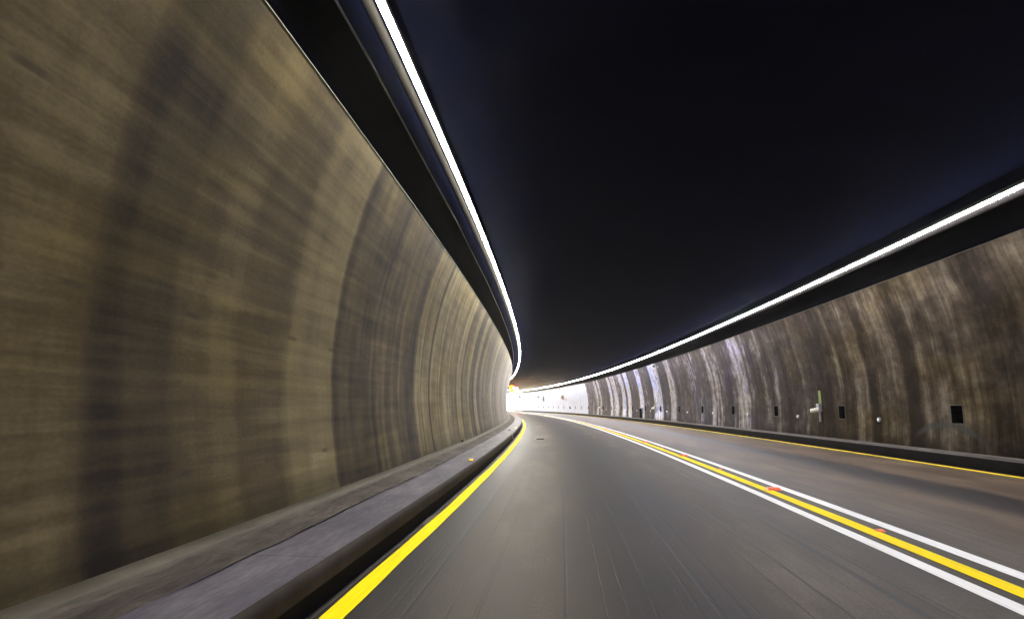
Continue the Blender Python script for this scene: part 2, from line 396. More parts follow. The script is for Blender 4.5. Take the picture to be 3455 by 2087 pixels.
MAT = dict(
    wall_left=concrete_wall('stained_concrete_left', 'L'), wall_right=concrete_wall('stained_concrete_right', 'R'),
    white=painted_wall('white_painted_concrete'),
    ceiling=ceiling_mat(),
    road=road_mat(), slab=slab_mat('walkway_slab'), rubble=slab_mat('rough_walkway_edge', True),
    edge=simple('pale_concrete_trim', (.09, .081, .068), .7, spec=.1, var=.3, scale=3),
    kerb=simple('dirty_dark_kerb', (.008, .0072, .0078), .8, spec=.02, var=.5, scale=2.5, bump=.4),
    kerb_top=simple('brown_kerb_edge', (.040, .033, .030), .8, var=.6, scale=1.6, spec=.05, bump=.4),  # rounded kerb top coloured lighter and browner than the black face
    gutter=slab_mat('gutter_concrete'),
    yellow=paint_mat('yellow_road_paint', (.95, .72, .002), .15), white_paint=paint_mat('white_road_paint', (.84, .84, .86), .15),
    black=simple('black_recess', (.002, .002, .003), .8, spec=0.0), steel=simple('galvanised_steel', (.32, .33, .34), .4, .7),
    shield=simple('lamp_shield', (.006, .0055, .005), .8, spec=0.0), darksteel=simple('dark_grey_metal', (.05, .05, .055), .5, .3), housing=simple('lamp_housing', (.05, .048, .045), .5, .1),
    strip_l=strip_mat('tube_light_left', (1.0, .965, .86)), strip_r=strip_mat('tube_light_right', (.95, .93, 1.0)),
    amber=simple('amber_reflector', (.9, .62, .01), .3, var=.1), orange=simple('orange_marker', (.9, .16, .07), .35, var=.2),
    green=simple('green_sign_face', (.11, .155, .03), .5, var=.3, scale=20), offwhite=simple('cream_white_plastic', (.5, .47, .38), .35, var=.1),
    spot=lamp_mat('small_wall_lamp_lens', (.75, .85, 1.0), .016), rust=simple('rusty_brown_metal', (.13, .095, .055), .8, var=.3, scale=6),
    sigy=lamp_mat('yellow_signal_lens', (1.0, .26, .0), 14.0, (.8, .5, .02)), sigw=lamp_mat('white_signal_lens', (1.0, .93, .85), .5),
    red=simple('red_sign_paint', (.6, .02, .03), .4), signwhite=simple('white_sign_paint', (.8, .8, .8), .4, var=.05),
    redlamp=lamp_mat('red_lamp_lens', (1.0, .10, .03), 6.0, (.6, .05, .02)),
    paleyellow=simple('faded_yellow_kerb_paint', (.7, .68, .35), .7, var=.15),
    ground=simple('dry_ground', (.16, .15, .09), .9, var=.4, scale=.05),
    grass=simple('grassy_slope', (.09, .12, .04), .9, var=.4, scale=.08),
)

# ------------------------------------------------------------------ ground, road, walkways
bm = bmesh.new(); box(bm, (0, 200, -.35), (2400, 2400, .5))
tag(link('ground', bm_mesh('ground', bm), MAT['ground']), kind='structure')
RS = np.arange(-30, 235.1, .5)
uu = np.linspace(-1.56, 8.26, 12)
tag(link('road', sweep('road', [(a, 0) for a in uu], RS, uu, flip=True), MAT['road']), kind='structure')

def kerb_profile(sign, u_in, u_out, z, round_=.05):
    pass
# left walkway: black kerb face, smooth slab, rough broken edge, pale trim under the wall
TS = np.arange(-30, 235.1, .5)
kl = [(-1.515, -.02), (-1.512, .07), (-1.505, .115)]
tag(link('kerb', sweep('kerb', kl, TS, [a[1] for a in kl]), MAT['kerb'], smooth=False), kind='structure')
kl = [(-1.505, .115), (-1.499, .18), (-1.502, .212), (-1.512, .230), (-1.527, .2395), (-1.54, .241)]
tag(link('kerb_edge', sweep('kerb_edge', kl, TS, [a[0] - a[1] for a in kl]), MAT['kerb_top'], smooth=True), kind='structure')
N = 10
us = np.linspace(-1.54, -2.055, N)
tag(link('pavement', sweep('pavement', [(a, .241) for a in us], TS, us), MAT['slab']), kind='structure')
# rough strip with a jagged edge
sj = np.arange(-30, 150, .08)
rng = np.random.RandomState(3)
def smooth_noise(n, w):
    a = rng.randn(n + 8 * w); k = np.hanning(w * 2 + 1); k /= k.sum()
    a = np.convolve(a, k, 'same')[4 * w:4 * w + n]; return a / (a.std() + 1e-9)
jag = .006 * smooth_noise(len(sj), 3) + .010 * smooth_noise(len(sj), 20)
jag2 = .008 * smooth_noise(len(sj), 3) + .010 * smooth_noise(len(sj), 20)
cols = []
for k_, t_ in enumerate(np.linspace(0, 1, 7)):
    ue = (-2.045 + jag) * (1 - t_) + (-2.43 + jag2) * t_
    ze = .236 + (0.010 if 0 < k_ < 6 else 0) + .006 * smooth_noise(len(sj), 2)
    if k_ == 0: ze = ze * 0 + .232
    cols.append(P(sj, ue, ze))
V = np.stack(cols, 1)
uvx = np.stack([np.broadcast_to(sj[:, None], V.shape[:2]), np.broadcast_to(np.linspace(-2.05, -2.42, 7)[None], V.shape[:2])], -1)
crack_z = None
tag(link('pavement_edge', grid_mesh('pavement_edge', V, uvx), MAT['rubble']), kind='structure')
gap = [(-2.062, .2445), (-2.040, .2445)]
# dark open joint between the slab and the rough strip
jj = .003 * smooth_noise(len(sj), 5)
V = np.stack([P(sj, -2.046 + jag * .6 + jj, .2475 + 0 * sj), P(sj, -2.036 + jag * .6 - jj * .5, .2475 + 0 * sj)], 1)
uvx = np.zeros(V.shape[:2] + (2,))
tag(link('pavement_crack', grid_mesh('pavement_crack', V[:, ::-1], uvx), MAT['black']), kind='structure')
tl = [(-2.40, .18), (-2.405, .262), (-2.415, .268), (-2.60, .270), (-2.60, .18)]
tag(link('pavement_trim', sweep('pavement_trim', tl, TS, [a[0] for a in tl]), MAT['edge']), kind='structure')
# right walkway
kr = [(8.225, -.02), (8.222, .215), (8.235, .235), (8.25, .24), (8.25, -.02)]
tag(link('kerb', sweep('kerb', kr, TS, [a[1] for a in kr], flip=True), MAT['kerb']), kind='structure')
kt = [(8.243, .236), (8.243, .2435), (8.31, .2445), (8.31, .236)]
tag(link('kerb_trim', sweep('kerb_trim', kt, TS, [a[0] for a in kt], flip=True), MAT['edge']), kind='structure')
pr_ = [(8.30, .24), (8.45, .243), (8.72, .246)]
tag(link('pavement', sweep('pavement', pr_, TS, [a[0] for a in pr_], flip=True), MAT['rubble']), kind='structure')
kt = [(8.60, .24), (8.60, .262), (8.70, .265)]
tag(link('pavement_trim', sweep('pavement_trim', kt, TS, [a[0] for a in kt], flip=True), MAT['edge']), kind='structure')

def stripe(name, ua, ub, mat, z=.005, sa=None, wob=.0):
    sa = np.arange(-25, 230, .4) if sa is None else sa
    k1 = wob * smooth_noise(len(sa), 3) if wob else 0 * sa
    k2 = wob * smooth_noise(len(sa), 3) if wob else 0 * sa
    V = np.stack([P(sa, ub + k1, z + 0 * sa), P(sa, ua + k2, z + 0 * sa)], 1)
    uvx = np.stack([np.broadcast_to(sa[:, None], V.shape[:2]), np.broadcast_to(np.array([ub, ua])[None], V.shape[:2])], -1)
    return tag(link(name, grid_mesh(name, V, uvx), mat), kind='structure')
stripe('yellow_edge_line', -1.418, -1.282, MAT['yellow'], wob=.003)
stripe('white_centre_line', 2.66, 2.795, MAT['white_paint'], wob=.002)
stripe('yellow_centre_line', 2.905, 3.065, MAT['yellow'], wob=.002)
stripe('white_centre_line', 3.215, 3.36, MAT['white_paint'], wob=.002)
stripe('yellow_edge_line', 7.985, 8.095, MAT['yellow'], wob=.003)
# thin pale line and worn pale patches of the gutter
stripe('gutter_seam', -1.462, -1.452, MAT['edge'], wob=.002)
for a, b in ((6.2, 6.9), (8.1, 8.3), (20.4, 22.6), (23.4, 25.2), (27.5, 30.5), (32, 37)):
    sa = np.linspace(a, b, 14)
    k = np.sin(np.linspace(0, math.pi, 14)) ** .5
    V = np.stack([P(sa, -1.42 - .0 * sa, .0042 + 0 * sa), P(sa, -1.42 - .075 * k, .0042 + 0 * sa)], 1)
    uvx = np.stack([np.broadcast_to(sa[:, None], V.shape[:2]), np.broadcast_to(np.array([0, .07])[None], V.shape[:2])], -1)
    tag(link('gutter_patch', grid_mesh('gutter_patch', V, uvx), MAT['edge']), kind='structure')

# ------------------------------------------------------------------ tunnel walls with real openings for the vents
VENT_Z = (.876, 1.262); VENT_W = .38
vents = [13.882 + 5.112 * k for k in range(26)]
HATCH = (50.72, 51.75); HATCH_Z = 1.06
def wall_section(name, wl, sa_, sb_, mat, parent, holes=(), hatch=None, flip=False):
    zs = sorted(set([.12, .27, .4, .55, .7, VENT_Z[0], VENT_Z[1], HATCH_Z] + list(np.linspace(1.45, wl[4], 16).round(4))))
    sa = set(np.arange(sa_, sb_, .5).round(3).tolist() + [sb_])
    for v in holes:
        if sa_ < v < sb_:
            sa = {x for x in sa if abs(x - v) > VENT_W / 2 + .06}
            sa |= {v - VENT_W / 2, v + VENT_W / 2}
    if hatch and sa_ < hatch[0] < sb_:
        sa = {x for x in sa if not hatch[0] - .06 < x < hatch[1] + .06} | set(hatch)
    sa = np.array(sorted(sa)); zs = np.array(zs)
    Sg, Z = np.meshgrid(sa, zs, indexing='ij')
    V = P(Sg, wall_u(wl, Z), Z)
    uvx = np.stack([Sg, Z], -1)
    mid_s = (sa[1:] + sa[:-1]) / 2; mid_z = (zs[1:] + zs[:-1]) / 2
    skip = np.zeros((len(sa) - 1, len(zs) - 1), bool)
    inz = (mid_z > VENT_Z[0]) & (mid_z < VENT_Z[1])
    for v in holes:
        skip[np.ix_(abs(mid_s - v) < VENT_W / 2, inz)] = True
    if hatch:
        skip[np.ix_((mid_s > hatch[0]) & (mid_s < hatch[1]), mid_z < HATCH_Z)] = True
    if flip: V = V[:, ::-1]; uvx = uvx[:, ::-1]; skip = skip[:, ::-1]
    return link(name, grid_mesh(name, V, uvx, skip=skip), mat, parent, smooth=True)

WHITE_S = 80.2
wt = thing('tunnel_wall', 'tall stained brown concrete wall curving along the left side of the tunnel', 'wall', pt(0, -2.58, 0))
wt_r = thing('tunnel_wall', 'stained right tunnel wall pierced by black vents, turning white towards the exit', 'wall', pt(0, 8.69, 0))
def keep(o, parent):
    o.parent = parent; o.matrix_parent_inverse = parent.matrix_basis.inverted(); return o
def wpart(o, parent):            # meshes are in world coordinates
    bpy.context.view_layer.update()
    o.matrix_parent_inverse = parent.matrix_world.inverted(); return o
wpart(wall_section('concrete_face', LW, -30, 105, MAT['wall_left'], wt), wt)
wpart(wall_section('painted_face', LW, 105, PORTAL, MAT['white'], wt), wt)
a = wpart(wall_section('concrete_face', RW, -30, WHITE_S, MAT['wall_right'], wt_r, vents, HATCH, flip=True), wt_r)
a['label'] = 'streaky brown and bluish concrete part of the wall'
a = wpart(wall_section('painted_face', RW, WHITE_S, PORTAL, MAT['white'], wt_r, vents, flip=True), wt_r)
a['label'] = 'white painted part of the wall near the exit'
TSS = np.arange(-30, PORTAL + .01, .5)
for wl, sg, par in ((LW, -1, wt), (RW, 1, wt_r)):
    ut = wall_u(wl, wl[4]); zt = wl[4]
    cpz = [(ut - sg * .006, zt - .004), (ut - sg * .006, zt + .006), (ut + sg * .03, zt + .006)]
    o = link('ledge', sweep('ledge', [(ut + sg * .03, zt + .004), (ut + sg * .46, zt + .004)], TSS, [0, .4], flip=sg > 0), MAT['ceiling'], par); wpart(o, par)
    o = link('coping', sweep('coping', cpz, TSS, [0, .05, .5], flip=sg > 0), MAT['edge'], par); wpart(o, par)

# vents: black recess boxes let into the holes, thin pale rims
def vent_mesh():
    bm = bmesh.new(); W2 = VENT_W / 2; h = VENT_Z[1] - VENT_Z[0]; D = .35
    v = [bm.verts.new(p) for p in [(0, -W2, 0), (0, W2, 0), (0, W2, h), (0, -W2, h), (D, -W2, 0), (D, W2, 0), (D, W2, h), (D, -W2, h)]]
    for f in ((0, 1, 5, 4), (1, 2, 6, 5), (2, 3, 7, 6), (3, 0, 4, 7), (4, 5, 6, 7)): bm.faces.new([v[i] for i in f])
    me = bpy.data.meshes.new('recess'); bm.to_mesh(me); bm.free(); me.materials.append(MAT['black']); return me
def rim_mesh():
    bm = bmesh.new(); W2 = VENT_W / 2; h = VENT_Z[1] - VENT_Z[0]; t = .016
    box(bm, (-.004, 0, h + t / 2), (.016, VENT_W + 2 * t, t)); box(bm, (-.004, 0, -t / 2), (.016, VENT_W + 2 * t, t))
    box(bm, (-.002, -W2 - t / 2, h / 2), (.010, t * .8, h)); box(bm, (-.002, W2 + t / 2, h / 2), (.010, t * .8, h))
    me = bm_mesh('rim', bm); me.materials.append(MAT['housing']); return me
def louvre_mesh():
    bm = bmesh.new(); h = VENT_Z[1] - VENT_Z[0]
    for k in range(5):
        box(bm, (.09, 0, h * (k + .5) / 5), (.06, VENT_W - .02, .006), Matrix.Rotation(.7, 4, 'Y'))
    me = bm_mesh('louvre', bm); me.materials.append(MAT['black']); return me
VM, RM, LM = vent_mesh(), rim_mesh(), louvre_mesh()
ORD = 'first second third fourth fifth sixth seventh eighth ninth tenth eleventh twelfth thirteenth fourteenth fifteenth sixteenth seventeenth eighteenth nineteenth twentieth'.split()
def ordn(i): return ORD[i] if i < 20 else ('twenty-' + ORD[i - 20])
for i, v in enumerate(vents):
    if v > PORTAL - 2: break
    u = wall_u(RW, VENT_Z[0]); u1 = wall_u(RW, VENT_Z[1])
    white = v > WHITE_S
    if i == 0: lb = 'largest and nearest black square vent, at the right edge of the right wall'
    elif not white: lb = f'black square vent in the brown right wall, {ordn(i)} from the right edge'
    else: lb = f'tiny dark vent slot in the white wall, {ordn(i - 13)} one past the brown section'
    t = thing('wall_vent', lb, 'vent', pt(v, u, VENT_Z[0]), head(v), 'square vents along the right wall')
    t.rotation_euler = (0, math.atan2(u1 - u, VENT_Z[1] - VENT_Z[0]), head(v))
    for nm, me in (('recess', VM), ('rim', RM), ('louvre', LM)):
        o = bpy.data.objects.new(nm, me); col.objects.link(o); o.parent = t
# low hatch
hs = (HATCH[0] + HATCH[1]) / 2; hw = HATCH[1] - HATCH[0]
t = thing('wall_hatch', 'tall black doorway-like slot at the foot of the right wall on a pale streak', 'hatch', pt(hs, wall_u(RW, .5), .24), head(hs))
bm = bmesh.new(); D = .6; h = HATCH_Z - .24 + .03
v = [bm.verts.new(p) for p in [(-.02, -hw / 2, 0), (-.02, hw / 2, 0), (-.02, hw / 2, h), (-.02, -hw / 2, h), (D, -hw / 2, 0), (D, hw / 2, 0), (D, hw / 2, h), (D, -hw / 2, h)]]
for f in ((0, 1, 5, 4), (1, 2, 6, 5), (2, 3, 7, 6), (3, 0, 4, 7), (4, 5, 6, 7)): bm.faces.new([v[i] for i in f])
me = bpy.data.meshes.new('recess'); bm.to_mesh(me); bm.free(); link('recess', me, MAT['black'], t)
bm = bmesh.new()
for yy in (-hw / 2 - .03, hw / 2 + .03): box(bm, (-.01, yy, h / 2), (.05, .05, h))
box(bm, (-.01, 0, h + .025), (.05, hw + .11, .05)); link('frame', bm_mesh('frame', bm), MAT['darksteel'], t)

# ------------------------------------------------------------------ ceiling and lamp strips
tc_ = thing('tunnel_ceiling', 'black sooty arched tunnel ceiling above both light strips', 'ceiling', pt(0, 3, 6))
lt, rt = wall_u(LW, LW[4]), wall_u(RW, RW[4])
cp_ = [(lt - .45, LW[4] - .05), (lt - .45, LW[4] + .35), (lt - .2, LW[4] + .75), (lt + .25, 5.12), (-1.4, 5.22), (-.6, 5.45), (.6, 5.72), (2, 5.92), (3, 5.97), (4, 5.92), (5.4, 5.70), (6.6, 5.42), (7.35, 5.15), (rt - .25, 5.06), (rt + .2, RW[4] + .65), (rt + .45, RW[4] + .3), (rt + .45, RW[4] - .05)]
cv = np.linspace(0, 13, len(cp_))
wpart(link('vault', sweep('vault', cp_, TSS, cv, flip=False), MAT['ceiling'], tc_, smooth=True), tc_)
def pipe(name, u, z, r_, mat, par, sa=TSS, sag=0.0):
    a = np.linspace(0, 2 * math.pi, 9)
    sa2 = np.arange(sa[0], sa[-1], .5)
    Sg, A = np.meshgrid(sa2, a, indexing='ij')
    wav = sag * np.abs(np.sin(Sg * math.pi / 6.0))
    V = P(Sg, u + r_ * np.cos(A), z - wav + r_ * np.sin(A))
    o = link(name, grid_mesh(name, V, np.stack([Sg, A], -1)), mat, par, smooth=True)
    if par: wpart(o, par)
    return o
pipe('conduit', -2.16, 5.05, .014, MAT['steel'], tc_, sag=.03)['label'] = 'thin cable sagging beside the left light strip'
pipe('conduit', 8.03, 5.02, .014, MAT['steel'], tc_, sag=.03)['label'] = 'thin cable beside the right light strip'

def strip(u, z, side, label, mat):
    t = thing('light_strip', label, 'light', pt(0, u, z), 0, 'continuous lamp strips under the tunnel ceiling')
    hb = [(u - .032, z + .018), (u - .032, z + .09), (u + .032, z + .09), (u + .032, z + .018), (u - .032, z + .018)]
    wpart(link('housing', sweep('housing', hb, TSS, [0, .1, .2, .3, .4]), MAT['housing'], t), t)
    a = np.linspace(math.pi, 2 * math.pi, 9)
    lp = [(u + .036 * math.cos(q), z + .014 + .042 * math.sin(q)) for q in a]
    sa = np.arange(-30, PORTAL, .32)
    wpart(link('tube', sweep('tube', lp, sa, np.linspace(0, .2, 9)), mat, t, smooth=True), t)
    # side shield on the wall side
    us_ = u + side * .15
    sh = [(us_ - side * .07, z + .03), (us_ - side * .066, z - .02), (us_ - side * .03, z - .10), (us_ - side * .018, z - .105), (us_ - side * .018, z - .095), (us_ - side * .058, z - .01), (us_ - side * .062, z + .03)]
    wpart(link('side_shield', sweep('side_shield', sh, TSS, range(7)), MAT['shield'], t), t)
    # thin web that carries the strip from the ceiling
    wb = [(u - .006, z + .09), (u - .006, 5.24), (u + .006, 5.24), (u + .006, z + .09)]
    wpart(link('mounting_web', sweep('mounting_web', wb, TSS, range(4)), MAT['ceiling'], t), t)
strip(-1.678, 4.90, -1, 'long warm white lamp strip under the ceiling over the left walkway', MAT['strip_l'])
strip(7.554, 4.807, 1, 'long cool white lamp strip above the right wall reaching to the exit', MAT['strip_r'])

# unseen cap added far behind the camera to keep skylight out
bm = bmesh.new(); c = pt(-30, 3, 3); box(bm, c, (14, .3, 7), Matrix.Rotation(head(-30), 4, 'Z'))
tag(link('unseen_end_cap', bm_mesh('unseen_end_cap', bm), MAT['kerb']), 'dark cap added behind the viewer to shut out skylight', 'wall')

# ------------------------------------------------------------------ haze added for the glow round lamps and exit
HZ_D = 0.0004
N_ = NT('added_glow_haze'); N_.t.nodes.remove(N_.b)
vp = N_.n('ShaderNodeVolumePrincipled'); vp.inputs['Color'].default_value = C4(1, .94, .82); vp.inputs['Density'].default_value = HZ_D; vp.inputs['Anisotropy'].default_value = .6
N_.t.links.new(vp.outputs[0], N_.t.nodes['Material Output'].inputs['Volume'])
bm = bmesh.new(); box(bm, (0, 200, 19.5), (2410, 2410, 43))
tag(link('added_haze', bm_mesh('added_haze', bm), N_.m), kind='stuff')
# ------------------------------------------------------------------ wall fittings
def on_right(s, z, off=0.0):
    return pt(s, wall_u(RW, z) - off, z)
# small round lamps between the vents
bm = bmesh.new(); cyl(bm, (-.025, 0, 0), .062, .062, .05, 'X', 20); BZ = bm_mesh('bezel', bm, .004); BZ.materials.append(MAT['steel'])
bm = bmesh.new()
bmesh.ops.create_uvsphere(bm, u_segments=20, v_segments=10, radius=.042, matrix=Matrix.Translation((-.045, 0, 0)) @ Matrix.Diagonal((.6, 1, 1, 1)))
LZ = bm_mesh('lens', bm); LZ.materials.append(MAT['spot'])
for p in LZ.polygons: p.use_smooth = True
spots = [16.95, 22.1, 27.2, 32.35, 37.4, 42.6, 47.7, 52.8, 57.9, 63.0, 68.1, 73.3]
for i, s in enumerate(spots):
    t = thing('wall_lamp', f'small round white wall lamp between two vents, {ordn(i)} from the right edge', 'lamp', on_right(s, .89), head(s), 'round marker lamps between the vents')
    for nm, me in (('bezel', BZ), ('lens', LZ)):
        o = bpy.data.objects.new(nm, me); col.objects.link(o); o.parent = t
# emergency telephone stations
def station(s, label):
    t = thing('emergency_phone', label, 'emergency phone', on_right(s, 1.1), head(s), 'emergency phone points on the right wall')
    bm = bmesh.new(); box(bm, (-.012, 0, .45), (.02, .17, .42)); link('sign', bm_mesh('sign', bm, .003), MAT['green'], t)
    bm = bmesh.new(); box(bm, (-.06, 0, .10), (.12, .20, .26)); link('cabinet', bm_mesh('cabinet', bm, .012), MAT['steel'], t)
    bm = bmesh.new()
    bmesh.ops.create_uvsphere(bm, u_segments=20, v_segments=12, radius=.10, matrix=Matrix.Translation((-.17, 0, .02)) @ Matrix.Diagonal((1.1, .9, .8, 1)))
    cyl(bm, (-.27, 0, -.0), .07, .085, .12, 'X', 20)
    link('hood', bm_mesh('hood', bm), MAT['offwhite'], t, smooth=True)
    bm = bmesh.new(); cyl(bm, (-.05, 0, -.2), .035, .035, .3, 'Z', 14); link('pipe', bm_mesh('pipe', bm), MAT['steel'], t)
station(20.35, 'white emergency phone hood under a narrow green sign, nearest one on the right wall')
station(46.1, 'small emergency phone on a pale bluish streak beside the black slot')
station(71.5, 'distant emergency phone on the last brown stretch before the white wall')
# CCTV cameras at the wall head
def cctv(s, label):
    t = thing('cctv_camera', label, 'camera', on_right(s, 4.08), head(s), 'cameras fixed at the top of the right wall')
    bm = bmesh.new(); box(bm, (-.02, 0, 0), (.04, .14, .14)); box(bm, (-.16, 0, -.04), (.26, .035, .035)); link('bracket', bm_mesh('bracket', bm, .004), MAT['darksteel'], t)
    bm = bmesh.new(); R_ = Matrix.Rotation(.25, 4, 'X'); box(bm, (-.34, .05, .05), (.15, .46, .16), R_); box(bm, (-.34, .03, .145), (.19, .56, .012), R_)
    link('camera_body', bm_mesh('camera_body', bm, .006), MAT['darksteel'], t)
    bm = bmesh.new(); cyl(bm, (-.34, -.2, -.01), .055, .055, .05, 'Y', 18); link('lens', bm_mesh('lens', bm), MAT['black'], t)
cctv(42.96, 'dark surveillance camera on a bracket at the top of the brown right wall')
cctv(100.3, 'tiny dark surveillance camera at the top of the white wall')
# round plate
t = thing('round_plate', 'round brown rusty plate on the white wall with a smear beside it', 'plate', on_right(100.2, 2.74), head(100.2))
bm = bmesh.new(); cyl(bm, (-.30, 0, 0), .36, .36, .06, 'X', 40); link('disc', bm_mesh('disc', bm, .006), MAT['rust'], t)
t.rotation_euler = (0, 0, head(100.2) + 1.15)
bm = bmesh.new(); cyl(bm, (-.14, 0, 0), .05, .05, .28, 'X', 16); link('stub', bm_mesh('stub', bm), MAT['darksteel'], t)
t = thing('bolt_cover', 'small dark dot just below and right of the round brown plate', 'cover', on_right(98.1, 2.35), head(98.1))
bm = bmesh.new(); cyl(bm, (-.04, 0, 0), .16, .13, .08, 'X', 20); link('cap', bm_mesh('cap', bm, .008), MAT['darksteel'], t)
bm = bmesh.new(); cyl(bm, (-.1, 0, 0), .06, .05, .06, 'X', 16); link('knob', bm_mesh('knob', bm, .006), MAT['steel'], t)
t = thing('wall_box', 'small horizontal grey box high on the white wall, left of the slim upright one', 'box', on_right(125.8, 3.2), head(125.8))
bm = bmesh.new(); box(bm, (-.12, 0, 0), (.24, 2.9, .36)); link('casing', bm_mesh('casing', bm, .03), MAT['housing'], t)
bm = bmesh.new(); box(bm, (-.25, .5, 0), (.02, .9, .26)); link('cover', bm_mesh('cover', bm, .005), MAT['steel'], t)
t = thing('wall_box', 'slim upright grey fitting on the white wall between small box and round plate', 'box', on_right(120.0, 2.9), head(120.0))
bm = bmesh.new(); box(bm, (-.10, 0, 0), (.2, .75, 1.0), Matrix.Rotation(.12, 4, 'Y')); link('casing', bm_mesh('casing', bm, .03), MAT['housing'], t)
bm = bmesh.new(); box(bm, (-.08, 0, -.58), (.16, 1.1, .18)); link('base', bm_mesh('base', bm, .01), MAT['housing'], t)
t = thing('wall_box', 'grey box on the white wall right at the exit corner under the lamp strip', 'box', on_right(145.6, 3.7), head(145.6))
bm = bmesh.new(); box(bm, (-.15, 0, 0), (.3, 1.2, .7)); link('casing', bm_mesh('casing', bm, .02), MAT['housing'], t)
bm = bmesh.new(); box(bm, (-.13, 0, -.45), (.16, .5, .16)); link('base', bm_mesh('base', bm, .01), MAT['housing'], t)
t = thing('bell_box', 'small dark bell-shaped box beside a vent low on the white wall', 'bell', on_right(94.4, 1.0), head(94.4))
bm = bmesh.new(); cyl(bm, (-.09, 0, 0), .13, .10, .18, 'X', 18); link('cap', bm_mesh('cap', bm, .01), MAT['darksteel'], t)

# ------------------------------------------------------------------ road studs and things on the walkway
def stud_mesh(lx, ly, h):
    bm = bmesh.new(); vs = box(bm, (0, 0, h / 2), (lx, ly, h))
    for v in bm.verts:
        if v.co.z > h * .6: v.co.y *= .45; v.co.x *= .8
    return bm_mesh('body', bm, .003)
def lens_mesh(lx, ly, h, m):
    bm = bmesh.new()
    a = [(-lx * .42, -ly * .46, h * .22), (lx * .42, -ly * .46, h * .22), (lx * .36, -ly * .27, h * .93), (-lx * .36, -ly * .27, h * .93)]
    v = [bm.verts.new((x, y - .004, z)) for x, y, z in a]; bm.faces.new(v)
    v2 = [bm.verts.new((x, y + .004, z - .003)) for x, y, z in a]; bm.faces.new(v2[::-1])
    for k in range(4): bm.faces.new([v[k], v[(k + 1) % 4], v2[(k + 1) % 4], v2[k]][::-1])
    me = bm_mesh('reflector', bm); me.materials.append(m); return me
B1 = stud_mesh(.20, .16, .034); B1.materials.append(MAT['orange']); R1 = lens_mesh(.20, .16, .034, MAT['orange'])
B2 = stud_mesh(.075, .09, .016); B2.materials.append(MAT['orange']); R2 = lens_mesh(.075, .09, .016, MAT['orange'])
studs = [(6.4, 2), (9.34, 1), (12.2, 2), (15.4, 1), (18.2, 2), (21.04, 1), (23.8, 2), (26.5, 1), (29.7, 2), (33.0, 1), (38.0, 1), (43.5, 1), (50, 1)]
for i, (s, k) in enumerate(studs):
    t = thing('road_stud', f'{"flat orange" if k == 2 else "raised orange-red"} road stud on the yellow centre line, {ordn(i)} from the camera', 'road stud', pt(s, 3.09, .004), head(s), 'orange studs along the centre lines')
    for nm, me in (('body', B1 if k == 1 else B2), ('reflector', R1 if k == 1 else R2)):
        o = bpy.data.objects.new(nm, me); col.objects.link(o); o.parent = t
BA = stud_mesh(.105, .11, .034); BA.materials.append(MAT['black']); RA = lens_mesh(.105, .12, .034, MAT['amber'])
bm = bmesh.new(); box(bm, (0, 0, .03), (.082, .075, .012)); TA = bm_mesh('lens', bm, .003); TA.materials.append(MAT['amber'])
for s, lb in ((10.78, 'yellow reflector stud standing on the left walkway, the nearer one'), (26.86, 'tiny yellow reflector stud on the left walkway near the bend')):
    t = thing('kerb_reflector', lb, 'reflector', pt(s, -1.62, .243), head(s) + .1, 'yellow reflectors on the left walkway')
    for nm, me in (('base', BA), ('reflector', RA), ('lens', TA)):
        o = bpy.data.objects.new(nm, me); col.objects.link(o); o.parent = t
t = thing('kerb_pipe', 'thin grey rod leaning against the left kerb', 'rod', pt(21.2, -1.45, 0), head(21.2))
bm = bmesh.new()
cyl(bm, (0, 0, .15), .012, .012, .30, 'Z', 10); bmesh.ops.rotate(bm, verts=bm.verts, cent=(0, 0, 0), matrix=Matrix.Rotation(-.28, 3, 'Y'))
link('rod', bm_mesh('rod', bm), MAT['steel'], t)
bm = bmesh.new(); cyl(bm, (.02, -.03, .008), .008, .008, .09, 'Y', 8); link('foot', bm_mesh('foot', bm), MAT['steel'], t)
def debris(name, s, u, z, size, mat, label, cat):
    bm = bmesh.new(); bmesh.ops.create_icosphere(bm, subdivisions=2, radius=1)
    rr = random.Random(int(s * 100))
    for v in bm.verts: v.co = Vector((v.co.x * size[0], v.co.y * size[1], v.co.z * size[2])) * (1 + rr.uniform(-.22, .22))
    o = link(name, bm_mesh(name, bm), mat); o.location = pt(s, u, z + size[2] * .6); o.rotation_euler = (0, 0, head(s))
    return tag(o, label, cat)
debris('pebble', 22.5, -.72, .0, (.018, .018, .014), MAT['offwhite'], 'tiny white pebble on the left lane near the bend', 'pebble')
debris('pebble', 28.4, -1.34, .0, (.02, .02, .015), MAT['offwhite'], 'tiny pale crumb on the yellow edge line at the bend', 'pebble')
debris('rag', 24.6, -1.78, .242, (.05, .09, .012), MAT['black'], 'small dark scrap lying on the left walkway below the far reflector', 'scrap')
debris('stone', 16.0, -2.55, .27, (.03, .04, .03), MAT['black'], 'small dark lump at the foot of the left wall', 'lump')
bm = bmesh.new(); cyl(bm, (0, 0, .012), .010, .014, .26, 'X', 8); box(bm, (.13, 0, .015), (.03, .03, .026))
o = link('stick', bm_mesh('stick', bm), MAT['black']); o.location = pt(22.5, -.54, 0); o.rotation_euler = (0, 0, head(22.5)); tag(o, 'thin dark stick lying beside the white pebble on the road', 'stick')

